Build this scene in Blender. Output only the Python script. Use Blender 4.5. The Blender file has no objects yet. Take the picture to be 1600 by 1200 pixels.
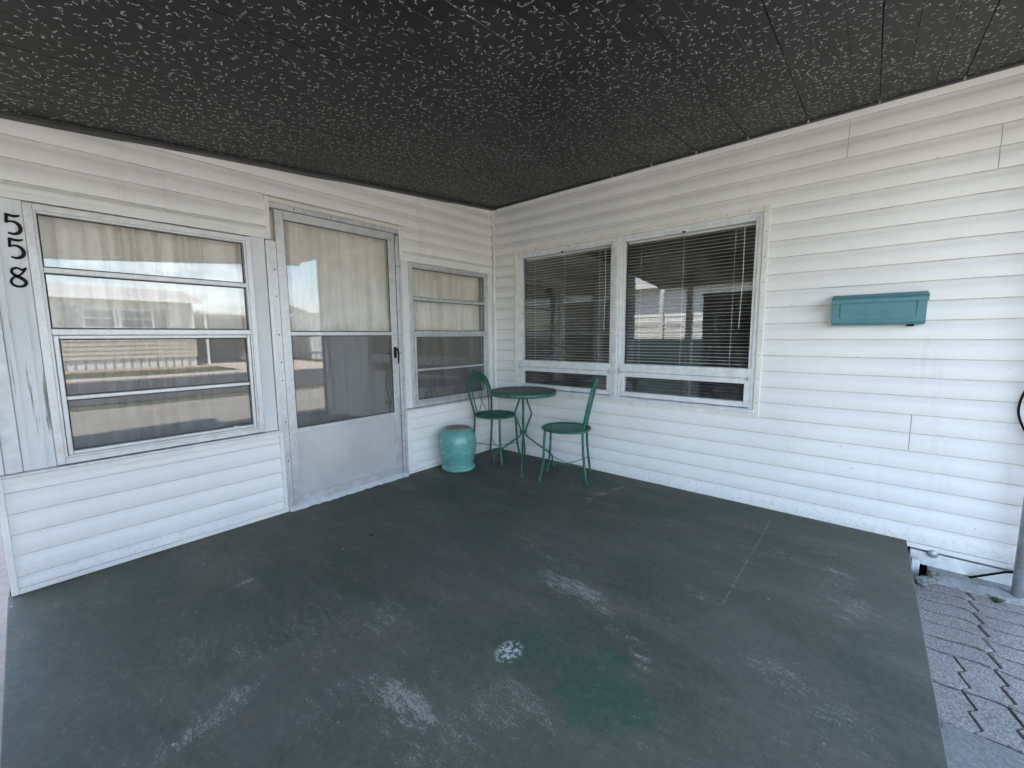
import bpy, bmesh, math, random
from mathutils import Vector, Matrix
random.seed(7)
S = bpy.context.scene
COL = S.collection
rad = math.radians

# ------------------------------------------------------------------ camera
F_PX = 649.19                                  # focal length in photo pixels (1600 wide)
YAW, PIT, ROL = rad(40.379), rad(6.5665), rad(0.4644)
CAM = Vector((-3.1992, -2.9532, 1.18))
fw = Vector((math.cos(YAW)*math.cos(PIT), math.sin(YAW)*math.cos(PIT), -math.sin(PIT)))
rt = Vector((math.sin(YAW), -math.cos(YAW), 0)); dn = fw.cross(rt)
RT = rt*math.cos(ROL) + dn*math.sin(ROL); DN = -rt*math.sin(ROL) + dn*math.cos(ROL)
cam = bpy.data.cameras.new('camera'); cam.sensor_width = 36; cam.lens = F_PX/1600*36
cam.clip_start = .02; cam.clip_end = 2000
co = bpy.data.objects.new('camera', cam); COL.objects.link(co); S.camera = co
co.matrix_world = Matrix(((RT.x, -DN.x, -fw.x, CAM.x), (RT.y, -DN.y, -fw.y, CAM.y), (RT.z, -DN.z, -fw.z, CAM.z), (0, 0, 0, 1)))

def ray(x, y): return RT*((x-800)/F_PX) + DN*((y-600)/F_PX) + fw
def onZ(x, y, z=0):                            # photo pixel -> point on a level surface
    r = ray(x, y); return CAM + r*((z-CAM.z)/r.z)

# ------------------------------------------------------------------ world, sun, exposure
SUN_AZ, SUN_EL = rad(38), rad(60)              # sun stands behind the two house walls
w = bpy.data.worlds.new('World'); S.world = w; w.use_nodes = True
nt = w.node_tree; nt.nodes.clear()
sky = nt.nodes.new('ShaderNodeTexSky'); sky.sky_type = 'NISHITA'; sky.sun_disc = False
sky.sun_elevation = SUN_EL; sky.sun_rotation = math.pi/2 - SUN_AZ
tc = nt.nodes.new('ShaderNodeTexCoord')
mp = nt.nodes.new('ShaderNodeMapping'); mp.inputs['Scale'].default_value = (1, 1, 3.2)
cn = nt.nodes.new('ShaderNodeTexNoise'); cn.inputs['Scale'].default_value = 2.6; cn.inputs['Detail'].default_value = 7; cn.inputs['Roughness'].default_value = .58
cr = nt.nodes.new('ShaderNodeValToRGB'); cr.color_ramp.elements[0].position = .55; cr.color_ramp.elements[1].position = .73
mx = nt.nodes.new('ShaderNodeMix'); mx.data_type = 'RGBA'; mx.inputs[7].default_value = (9.5, 9.6, 9.9, 1)
bg = nt.nodes.new('ShaderNodeBackground'); bg.inputs['Strength'].default_value = .15
wo = nt.nodes.new('ShaderNodeOutputWorld')
L = nt.links.new
L(tc.outputs['Generated'], mp.inputs['Vector']); L(mp.outputs[0], cn.inputs['Vector']); L(cn.outputs['Fac'], cr.inputs[0])
L(cr.outputs[0], mx.inputs[0]); L(sky.outputs[0], mx.inputs[6]); L(mx.outputs[2], bg.inputs[0]); L(bg.outputs[0], wo.inputs[0])
sl = bpy.data.lights.new('sun', 'SUN'); sl.energy = 5.0; sl.angle = rad(.55); sl.color = (1, .94, .85)
so = bpy.data.objects.new('sun', sl); COL.objects.link(so); so.location = (10, 10, 20)
sd = Vector((math.cos(SUN_AZ)*math.cos(SUN_EL), math.sin(SUN_AZ)*math.cos(SUN_EL), math.sin(SUN_EL)))
so.rotation_euler = sd.to_track_quat('Z', 'Y').to_euler()
S.view_settings.view_transform = 'Standard'; S.view_settings.look = 'None'
S.view_settings.gamma = 1; S.view_settings.use_curve_mapping = False
S.view_settings.exposure = 2.80
S.render.engine = 'CYCLES'
S.cycles.max_bounces = 6; S.cycles.diffuse_bounces = 4; S.cycles.transparent_max_bounces = 12; S.cycles.glossy_bounces = 3; S.cycles.use_adaptive_sampling = True; S.cycles.adaptive_threshold = .015

# ------------------------------------------------------------------ materials
class NT:
    def __init__(s, name):
        s.m = bpy.data.materials.new(name); s.m.use_nodes = True; s.t = s.m.node_tree; s.t.nodes.clear()
        s.out = s.n('OutputMaterial'); s.pos = s.n('NewGeometry').outputs['Position']
    def n(s, kind, **kw):
        x = s.t.nodes.new('ShaderNode'+kind)
        for k, v in kw.items(): setattr(x, k, v)
        return x
    def put(s, sock, v):
        if isinstance(v, bpy.types.NodeSocket): s.t.links.new(v, sock)
        elif v is not None:
            if isinstance(v, (tuple, list)) and len(v) == 3 and sock.type == 'RGBA': v = (*v, 1)
            sock.default_value = v
    def math(s, op, a, b=None, c=None, clamp=False):
        x = s.n('Math', operation=op); x.use_clamp = clamp
        s.put(x.inputs[0], a); s.put(x.inputs[1], b); s.put(x.inputs[2], c); return x.outputs[0]
    def noise(s, scale, detail=4, rough=.55, vec=None, stretch=None, dist=0):
        v = vec or s.pos
        if stretch:
            m = s.n('Mapping'); s.put(m.inputs['Vector'], v); m.inputs['Scale'].default_value = stretch; v = m.outputs[0]
        x = s.n('TexNoise'); s.put(x.inputs['Vector'], v); x.inputs['Scale'].default_value = scale
        x.inputs['Detail'].default_value = detail; x.inputs['Roughness'].default_value = rough; x.inputs['Distortion'].default_value = dist
        return x.outputs['Fac']
    def step(s, v, a, b, lo=0., hi=1.):
        x = s.n('MapRange', interpolation_type='SMOOTHSTEP'); s.put(x.inputs[0], v); x.inputs[1].default_value = a; x.inputs[2].default_value = b
        x.inputs[3].default_value = lo; x.inputs[4].default_value = hi; return x.outputs[0]
    def mix(s, f, a, b):
        x = s.n('Mix', data_type='RGBA'); s.put(x.inputs[0], f); s.put(x.inputs[6], a); s.put(x.inputs[7], b); return x.outputs[2]
    def bump(s, h, dist, strength=1.):
        x = s.n('Bump'); s.put(x.inputs['Height'], h); x.inputs['Distance'].default_value = dist; x.inputs['Strength'].default_value = strength; return x.outputs[0]
    def bsdf(s, col, rough=.5, metal=0., normal=None, spec=.5, **kw):
        b = s.n('BsdfPrincipled'); s.put(b.inputs['Base Color'], col); s.put(b.inputs['Roughness'], rough); s.put(b.inputs['Metallic'], metal)
        s.put(b.inputs['Specular IOR Level'], spec)
        if normal is not None: s.put(b.inputs['Normal'], normal)
        for k, v in kw.items(): s.put(b.inputs[k], v)
        return b.outputs[0]
    def done(s, sh): s.t.links.new(sh, s.out.inputs[0]); return s.m

def m_plain(name, col, rough=.5, metal=0., var=.12, scale=9, bump=.0, bscale=120, spec=.5):
    t = NT(name); f = t.step(t.noise(scale, 5, .6), .3, .7)
    c = t.mix(f, tuple(x*(1-var) for x in col), tuple(min(1, x*(1+var)) for x in col))
    nrm = t.bump(t.noise(bscale, 3), bump) if bump else None
    r = t.math('ADD', rough-.06, t.math('MULTIPLY', f, .12))
    return t.done(t.bsdf(c, r, metal, nrm, spec))

def m_vinyl(name, col, stretch):
    t = NT(name)
    f = t.step(t.noise(1.7, 4, .6), .3, .75)
    c = t.mix(f, tuple(x*.93 for x in col), col)
    st = t.step(t.noise(6, 5, .7, stretch=(1, 1, .12)), .58, .8)           # faint run-down dirt
    c = t.mix(t.math('MULTIPLY', st, .30), c, (.44, .42, .37))
    v = t.n('TexVoronoi'); t.put(v.inputs['Vector'], t.pos); v.inputs['Scale'].default_value = 6.5
    sc = t.n('SeparateColor'); t.t.links.new(v.outputs['Color'], sc.inputs[0])
    sp = t.math('MULTIPLY', t.math('LESS_THAN', v.outputs['Distance'], .022), t.math('GREATER_THAN', sc.outputs[0], .62))
    c = t.mix(t.math('MULTIPLY', sp, .75), c, (.10, .085, .07))           # fly specks and nail marks
    zz = t.n('SeparateXYZ'); t.put(zz.inputs[0], t.pos)                # mud splashed up from the slab
    spl = t.math('MULTIPLY', t.step(zz.outputs[2], .02, .22, 1, 0), t.step(t.noise(45, 6, .8), .50, .68))
    c = t.mix(t.math('MULTIPLY', spl, .35), c, (.30, .28, .23))
    h = t.math('ADD', t.math('MULTIPLY', t.noise(60, 4, .7, stretch=stretch), .7), t.math('MULTIPLY', t.noise(420, 2), .3))
    return t.done(t.bsdf(c, t.step(f, 0, 1, .40, .5), 0, t.bump(h, .0012, .6), .45))

def m_wood():
    t = NT('peeling_white_paint')
    g = t.noise(30, 6, .7, stretch=(1.6, 1.6, .06)); b = t.noise(5, 4, .6, stretch=(1, 1, .35))
    base = t.mix(t.step(b, .3, .7), (.66, .675, .68), (.75, .755, .755))
    crack = t.step(t.math('ADD', g, t.math('MULTIPLY', b, .30)), .775, .86)
    c = t.mix(crack, base, (.23, .22, .20))
    return t.done(t.bsdf(c, .6, 0, t.bump(t.math('SUBTRACT', t.math('MULTIPLY', g, .4), crack), .003, .8)))

def m_alu():
    t = NT('oxidised_aluminium')
    a = t.noise(14, 6, .7); b = t.noise(160, 3, .7)
    c = t.mix(t.step(a, .3, .7), (.50, .50, .50), (.66, .665, .67))
    c = t.mix(t.math('MULTIPLY', t.step(b, .56, .7), .45), c, (.34, .335, .33))
    return t.done(t.bsdf(c, t.step(a, .3, .7, .38, .55), .55, t.bump(b, .0006, .5)))

def m_doorpanel():
    t = NT('stippled_aluminium_panel')
    b = t.noise(230, 3, .7); a = t.noise(3, 4, .6)
    c = t.mix(t.step(a, .3, .7), (.50, .49, .49), (.58, .575, .575))
    return t.done(t.bsdf(c, .5, .35, t.bump(b, .0012, .7)))

def m_glass(name='window_glass', ior=1.58):
    t = NT(name); bm = t.bump(t.noise(2.2, 1), .0016, .12)
    f0 = ((ior-1)/(ior+1))**2                                            # Schlick, the same from either face of the sheet
    gi = t.n('NewGeometry'); dt = t.n('VectorMath', operation='DOT_PRODUCT'); t.put(dt.inputs[0], gi.outputs['Incoming']); t.put(dt.inputs[1], gi.outputs['Normal'])
    fr = t.math('MULTIPLY_ADD', t.math('POWER', t.math('SUBTRACT', 1, t.math('ABSOLUTE', dt.outputs['Value'])), 5), 1-f0, f0)
    gl = t.n('BsdfGlossy'); gl.inputs['Roughness'].default_value = .004; gl.inputs['Color'].default_value = (.97, .98, 1, 1); t.put(gl.inputs['Normal'], bm)
    tr = t.n('BsdfTransparent'); tr.inputs['Color'].default_value = (.975, .985, .98, 1)
    m = t.n('MixShader'); t.put(m.inputs[0], fr); t.put(m.inputs[1], tr.outputs[0]); t.put(m.inputs[2], gl.outputs[0])
    df = t.n('BsdfDiffuse'); df.inputs['Color'].default_value = (.5, .48, .44, 1)
    m2 = t.n('MixShader'); t.put(m2.inputs[0], t.step(t.noise(5, 6, .7), .35, .8, .0, .07)); t.put(m2.inputs[1], m.outputs[0]); t.put(m2.inputs[2], df.outputs[0])
    return t.done(m2.outputs[0])

def m_screen():
    t = NT('insect_screen'); tr = t.n('BsdfTransparent'); df = t.n('BsdfDiffuse'); df.inputs['Color'].default_value = (.045, .045, .047, 1)
    m = t.n('MixShader'); m.inputs[0].default_value = .42; t.put(m.inputs[1], tr.outputs[0]); t.put(m.inputs[2], df.outputs[0])
    return t.done(m.outputs[0])

def m_curtain():
    t = NT('beige_curtain_cloth'); f = t.noise(7, 4, .6, stretch=(1, 1, .15))
    c = t.mix(t.step(f, .3, .7), (.72, .67, .625), (.84, .79, .745))
    b = t.bsdf(c, .85, 0, t.bump(t.noise(500, 2), .0006, .5), .2)
    tl = t.n('BsdfTranslucent'); t.put(tl.inputs['Color'], c)
    m = t.n('MixShader'); m.inputs[0].default_value = .14; t.put(m.inputs[1], b); t.put(m.inputs[2], tl.outputs[0])
    return t.done(m.outputs[0])

def m_ceiling():
    t = NT('speckled_charcoal_soffit')
    sx = t.n('SeparateXYZ'); t.put(sx.inputs[0], t.pos)
    c2 = t.n('CombineXYZ'); t.put(c2.inputs[0], sx.outputs[0]); t.put(c2.inputs[1], sx.outputs[1])
    def worms(scale, off, keep):
        m = t.n('VectorMath', operation='ADD'); t.put(m.inputs[0], c2.outputs[0]); m.inputs[1].default_value = off
        v = t.n('TexVoronoi', voronoi_dimensions='2D'); t.put(v.inputs['Vector'], m.outputs[0]); v.inputs['Scale'].default_value = scale
        d = t.n('VectorMath', operation='SUBTRACT'); t.put(d.inputs[0], m.outputs[0]); t.put(d.inputs[1], v.outputs['Position'])
        s = t.n('SeparateXYZ'); t.put(s.inputs[0], d.outputs[0]); rc = t.n('SeparateColor'); t.put(rc.inputs[0], v.outputs['Color'])
        th = t.math('MULTIPLY', rc.outputs[0], 6.283); cs, sn = t.math('COSINE', th), t.math('SINE', th)
        u = t.math('ADD', t.math('MULTIPLY', s.outputs[0], cs), t.math('MULTIPLY', s.outputs[1], sn))
        vv = t.math('SUBTRACT', t.math('MULTIPLY', s.outputs[1], cs), t.math('MULTIPLY', s.outputs[0], sn))
        wv = t.math('MULTIPLY', t.math('SINE', t.math('ADD', t.math('MULTIPLY', u, 330), t.math('MULTIPLY', rc.outputs[1], 6.28))), .0026)
        a = t.step(t.math('ABSOLUTE', t.math('SUBTRACT', vv, wv)), .0012, .0028, 1, 0)
        ln = t.math('ADD', .0035, t.math('MULTIPLY', rc.outputs[1], .0075))
        b = t.step(t.math('SUBTRACT', t.math('ABSOLUTE', u), ln), -.002, .002, 1, 0)
        return t.math('MULTIPLY', t.math('MULTIPLY', a, b), t.math('LESS_THAN', rc.outputs[2], keep))
    wm = t.math('MAXIMUM', worms(24, (3.3, 1.7, 0), .88), worms(29, (8.1, 5.2, 0), .45))
    # fades out near the walls, uneven over the panels
    wm = t.math('MULTIPLY', wm, t.step(t.noise(2.5, 3), .25, .6, .45, 1))
    n1 = t.noise(3, 5, .6)
    base = t.mix(t.step(n1, .3, .7), (.013, .0135, .013), (.030, .0295, .027))
    # broken pale lines along the V grooves
    gy = t.math('PINGPONG', t.math('ADD', sx.outputs[1], 2.919+.318*20), .053)
    gl = t.math('MULTIPLY', t.step(gy, .0008, .0026, 1, 0), t.step(t.noise(26, 4, .7), .42, .62))
    base = t.mix(t.math('MULTIPLY', gl, .55), base, (.24, .24, .23))
    c = t.mix(t.math('MULTIPLY', wm, .9), base, (.54, .55, .53))
    return t.done(t.bsdf(c, t.step(n1, .3, .7, .42, .55), 0, t.bump(t.math('ADD', wm, t.math('MULTIPLY', t.noise(300, 3), .25)), .0008, .6), .28))

def m_floor():
    t = NT('worn_green_porch_paint')
    s = t.n('SeparateXYZ'); wob = t.n('TexNoise'); t.put(wob.inputs['Vector'], t.pos); wob.inputs['Scale'].default_value = 3.5; wob.inputs['Detail'].default_value = 7; wob.inputs['Roughness'].default_value = .65
    wv = t.n('VectorMath', operation='MULTIPLY_ADD'); t.put(wv.inputs[0], wob.outputs['Color']); wv.inputs[1].default_value = (.34, .34, 0)
    sub = t.n('VectorMath', operation='SUBTRACT'); t.put(sub.inputs[0], t.pos); sub.inputs[1].default_value = (.17, .17, 0); t.put(wv.inputs[2], sub.outputs[0])
    t.put(s.inputs[0], wv.outputs[0])
    raw = t.n('SeparateXYZ'); t.put(raw.inputs[0], t.pos)
    def blob(px, py, a, b, ang, soft=.55, src=s):
        p = onZ(px, py); ca, sa = math.cos(rad(ang)), math.sin(rad(ang))
        dx, dy = t.math('SUBTRACT', src.outputs[0], p.x), t.math('SUBTRACT', src.outputs[1], p.y)
        u = t.math('ADD', t.math('MULTIPLY', dx, ca/a), t.math('MULTIPLY', dy, sa/a)); v = t.math('SUBTRACT', t.math('MULTIPLY', dy, ca/b), t.math('MULTIPLY', dx, sa/b))
        d = t.math('SQRT', t.math('ADD', t.math('MULTIPLY', u, u), t.math('MULTIPLY', v, v)))
        return t.step(d, 1-soft, 1+soft*.3, 1, 0)
    def streak(px0, py0, px1, py1, wd, k=1.):                                # scuffed strip between two spots on the floor
        p, q = onZ(px0, py0), onZ(px1, py1); m = (p+q)/2; d = q-p; l = d.length/2; d.normalize()
        dx, dy = t.math('SUBTRACT', s.outputs[0], m.x), t.math('SUBTRACT', s.outputs[1], m.y); L_ = l+wd/2
        u = t.math('ADD', t.math('MULTIPLY', dx, d.x/L_), t.math('MULTIPLY', dy, d.y/L_)); v = t.math('SUBTRACT', t.math('MULTIPLY', dy, 2*d.x/wd), t.math('MULTIPLY', dx, 2*d.y/wd))
        r2 = t.math('ADD', t.math('MULTIPLY', u, u), t.math('MULTIPLY', v, v))
        return t.step(r2, 0, 1.3, k, 0)
    rot = t.n('Mapping'); t.put(rot.inputs['Vector'], t.pos); rot.inputs['Rotation'].default_value = (0, 0, rad(-28)); rot.inputs['Scale'].default_value = (1, .32, 1)
    big = t.noise(1.1, 5, .62); med = t.noise(4.2, 9, .74, dist=.5); fine = t.noise(120, 4, .85); sc = t.noise(42, 5, .85, vec=rot.outputs[0]); stk = t.noise(3.6, 9, .74, vec=rot.outputs[0])
    base = t.mix(t.step(big, .32, .68), (.074, .088, .066), (.110, .117, .090))
    def rect(px0, py0, px1, py1, wd, soft=.02):                              # straight-edged repainted or rubbed strips
        p, q = onZ(px0, py0), onZ(px1, py1); d = (q-p); l = d.length; d.normalize()
        dx, dy = t.math('SUBTRACT', raw.outputs[0], p.x), t.math('SUBTRACT', raw.outputs[1], p.y)
        al = t.math('ADD', t.math('MULTIPLY', dx, d.x), t.math('MULTIPLY', dy, d.y)); ac = t.math('SUBTRACT', t.math('MULTIPLY', dy, d.x), t.math('MULTIPLY', dx, d.y))
        jit = t.math('MULTIPLY', t.math('SUBTRACT', stk, .5), .16)
        e = lambda v, a, b: t.math('MULTIPLY', t.step(v, a-soft, a+soft), t.step(v, b-soft, b+soft, 1, 0))
        return t.math('MULTIPLY', e(t.math('ADD', al, jit), 0, l), e(t.math('ADD', ac, jit), -wd/2, wd/2))
    base = t.mix(t.math('MULTIPLY', rect(120, 940, 250, 1190, .50), .45), base, (.074, .088, .070))
    base = t.mix(t.math('MULTIPLY', rect(620, 960, 330, 1150, .42), .50), base, (.130, .132, .120))
    base = t.mix(t.math('MULTIPLY', rect(1100, 960, 1290, 1110, .40), .50), base, (.128, .124, .108))
    base = t.mix(t.math('MULTIPLY', rect(640, 840, 930, 930, .85, .10), .45), base, (.112, .116, .098))
    base = t.mix(t.math('MULTIPLY', t.step(stk, .44, .64), .60), base, (.150, .145, .115))       # paint rubbed thin in sweeping streaks
    base = t.mix(t.math('MULTIPLY', t.step(med, .48, .66), .55), base, (.150, .132, .102))
    green = t.math('MAXIMUM', blob(945, 1085, .21, .19, 30, .30), t.math('MULTIPLY', blob(835, 1010, .20, .16, 0, .3), .55))
    green = t.math('MAXIMUM', green, t.math('MULTIPLY', blob(740, 800, .5, .4, 40, .8), .15))
    base = t.mix(t.math('MULTIPLY', t.math('MULTIPLY', green, t.step(med, .36, .58, 1, .45)), .9), base, (.046, .112, .076))
    # scraped-through patches of bare concrete
    wear = None
    for a in ((850, 880, 1030, 1045, .13, 1), (960, 980, 1025, 1040, .10, 1), (1075, 918, 1135, 948, .09, .9), (590, 1070, 680, 1140, .17, .9), (500, 1130, 600, 1060, .2, .5), (280, 1160, 400, 1075, .10, .75), (215, 978, 315, 950, .08, .7),
              (350, 918, 390, 904, .06, .9), (905, 792, 990, 755, .07, .9), (1290, 860, 1330, 970, .18, .6), (1190, 1030, 1310, 1130, .22, .6), (300, 1010, 660, 950, .42, .5), (600, 1190, 830, 1110, .3, .5), (780, 840, 930, 900, .25, .45), (1150, 840, 1260, 880, .2, .5)):
        bl = streak(*a); wear = bl if wear is None else t.math('MAXIMUM', wear, bl)
    wear = t.math('MULTIPLY', wear, t.step(stk, .28, .60, .35, 1))
    spk = t.math('ADD', t.math('MULTIPLY', fine, .5), t.math('MULTIPLY', sc, .5))
    thr = t.math('SUBTRACT', .575, t.math('ADD', t.math('MULTIPLY', wear, .082), t.step(stk, .42, .7, 0, .05)))
    wm = t.step(t.math('SUBTRACT', spk, thr), 0, .05)
    wm = t.math('MULTIPLY', wm, t.math('ADD', .30, t.math('MULTIPLY', wear, .42)))
    base = t.mix(t.math('MULTIPLY', wear, .10), base, (.20, .20, .175))
    gr = t.noise(34, 8, .82); base = t.mix(t.step(gr, .50, .70, 0, .38), base, (.19, .185, .165)); base = t.mix(t.step(gr, .30, .48, .42, 0), base, (.030, .038, .034))
    hl = t.math('ABSOLUTE', t.math('SUBTRACT', t.noise(2.3, 4, .6, dist=1.2), .5)); base = t.mix(t.math('MULTIPLY', t.step(hl, .0008, .0035, 1, 0), t.step(med, .5, .6, 0, .4)), base, (.22, .22, .20))   # hairline scratches
    base = t.mix(wm, base, (.40, .40, .36))
    spot = t.math('MULTIPLY', blob(795, 1018, .066, .050, 0, .4, raw), t.step(t.noise(48, 5, .7), .48, .54))
    base = t.mix(spot, base, (.55, .57, .55))
    v = t.n('TexVoronoi'); t.put(v.inputs['Vector'], t.pos); v.inputs['Scale'].default_value = 9; v2 = t.n('SeparateColor'); t.put(v2.inputs[0], v.outputs['Color'])
    chip = t.math('MULTIPLY', t.math('LESS_THAN', v.outputs['Distance'], t.math('MULTIPLY', v2.outputs[1], .06)), t.math('GREATER_THAN', v2.outputs[0], .55))
    base = t.mix(t.math('MULTIPLY', chip, .7), base, (.45, .46, .44))
    # a straight score where a plank or mat once lay
    p, q = onZ(1203, 815), onZ(1128, 945); dd = (q-p).normalized()
    dist = t.math('ABSOLUTE', t.math('SUBTRACT', t.math('MULTIPLY', t.math('SUBTRACT', raw.outputs[0], p.x), -dd.y), t.math('MULTIPLY', t.math('SUBTRACT', raw.outputs[1], p.y), -dd.x)))
    al = t.math('ADD', t.math('MULTIPLY', t.math('SUBTRACT', raw.outputs[0], p.x), dd.x), t.math('MULTIPLY', t.math('SUBTRACT', raw.outputs[1], p.y), dd.y))
    ln = t.math('MULTIPLY', t.step(dist, .001, .006, 1, 0), t.math('MULTIPLY', t.math('GREATER_THAN', al, 0), t.math('LESS_THAN', al, (q-p).length)))
    base = t.mix(t.math('MULTIPLY', ln, t.step(sc, .42, .62, 0, .55)), base, (.36, .36, .34))
    rough = t.math('ADD', t.step(med, .3, .7, .52, .72), t.math('MULTIPLY', wm, .2))
    h = t.math('ADD', t.math('MULTIPLY', fine, .35), t.math('MULTIPLY', med, .65))
    return t.done(t.bsdf(base, rough, 0, t.bump(h, .0025, .5), .22))

def m_speck(name, c0, c1, scale=130, bump=.002, rough=.8, big=2.):
    t = NT(name); f = t.noise(scale, 3, .8); g = t.noise(big, 5, .6)
    c = t.mix(t.step(f, .36, .66), c0, c1); c = t.mix(t.step(g, .35, .75, 0, .35), c, tuple(x*.55 for x in c0))
    return t.done(t.bsdf(c, rough, 0, t.bump(f, bump, .7), .3))

M = {}
M['vinylA'] = m_vinyl('white_vinyl_siding_x', (.85, .835, .815), (.12, 1, 1.5))
M['vinylB'] = m_vinyl('white_vinyl_siding_y', (.85, .835, .815), (1, .12, 1.5))
M['seam'] = m_plain('siding_butt_shadow_dirt', (.44, .425, .39), .7, var=.35, scale=30)  # shadow line under each course put into the colour, with some dirt
M['trim'] = m_plain('white_vinyl_trim', (.78, .77, .74), .42, var=.05, scale=5)
M['cream'] = m_plain('yellowed_vinyl_trim', (.76, .735, .67), .45, var=.08, scale=8)
M['wood'] = m_wood(); M['alu'] = m_alu(); M['panel'] = m_doorpanel()
M['walu'] = m_plain('white_enamel_frame', (.70, .71, .71), .42, var=.10, scale=18, bump=.0006)
M['glass'] = m_glass(); M['screen'] = m_screen(); M['curtain'] = m_curtain()
M['slat'] = m_plain('cream_blind_slat', (.82, .80, .75), .4, var=.05)
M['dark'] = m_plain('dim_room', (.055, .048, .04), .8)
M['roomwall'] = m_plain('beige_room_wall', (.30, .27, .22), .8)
M['ceil'] = m_ceiling(); M['ctrim'] = m_plain('charcoal_channel', (.036, .037, .035), .5, var=.2)
M['floor'] = m_floor()
M['conc'] = m_speck('grey_concrete', (.20, .195, .18), (.30, .29, .27), 60, .003)
M['kerb'] = m_speck('pale_mortar', (.30, .31, .30), (.46, .47, .45), 40, .004)
M['paver'] = m_speck('grey_aggregate_paver', (.18, .165, .148), (.50, .465, .425), 150, .003)
M['joint'] = m_plain('dark_joint_sand', (.028, .026, .022), .95)
M['green'] = m_plain('green_painted_iron', (.024, .112, .080), .36, var=.4, scale=25, bump=.0004, bscale=200)
M['top'] = m_plain('weathered_table_mesh', (.115, .105, .085), .5, var=.3, scale=30)
M['teal'] = m_plain('turquoise_glaze', (.125, .335, .295), .24, var=.12, scale=14, bump=.0012, bscale=22)
M['stooltop'] = m_plain('worn_clay_top', (.25, .245, .19), .6, var=.25, scale=28)
M['mail'] = m_plain('teal_painted_steel', (.075, .215, .245), .5, var=.07, scale=10)
M['black'] = m_plain('black_paint', (.006, .006, .006), .6, spec=.2)
M['galv'] = m_plain('galvanised_pipe', (.42, .44, .46), .45, .5, var=.15, scale=22)
M['roof'] = m_plain('white_roof_sheet', (.75, .75, .73), .5)
M['asphalt'] = m_speck('grey_asphalt', (.045, .045, .046), (.075, .075, .075), 40, .004)
M['drive'] = m_speck('sunny_concrete_drive', (.43, .365, .315), (.53, .455, .395), 20, .004)
M['olddrive'] = m_speck('weathered_drive', (.24, .22, .19), (.31, .285, .25), 20, .004)
M['lawn'] = m_speck('short_lawn', (.06, .068, .030), (.115, .115, .060), 30, .02, .9)
M['gravel'] = m_speck('tan_gravel', (.28, .22, .16), (.5, .42, .32), 14, .03)
M['gapshade'] = m_plain('grey_gap_shade', (.06, .06, .058), .7, var=.3)  # dark tone stands for the shadow gap around the panes
M['navy'] = m_plain('navy_canvas', (.006, .008, .026), .9)
M['tealblock'] = m_plain('dark_teal_block', (.010, .032, .038), .6)
M['nwall'] = m_plain('neighbour_siding', (.62, .57, .47), .6, var=.05)
M['nwhite'] = m_plain('neighbour_white', (.78, .77, .74), .5, var=.05)
M['nglass'] = m_plain('neighbour_glass', (.05, .06, .07), .12)
M['nroof'] = m_plain('neighbour_roof', (.36, .35, .34), .8)
M['shutter'] = m_plain('grey_shutter', (.12, .13, .14), .6)
M['stone'] = m_speck('broken_mortar', (.16, .16, .15), (.34, .34, .32), 50, .006)
M['leaf'] = m_plain('dry_brown_leaf', (.06, .04, .022), .8)
M['weed'] = m_plain('green_weed', (.05, .085, .02), .7)

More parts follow.
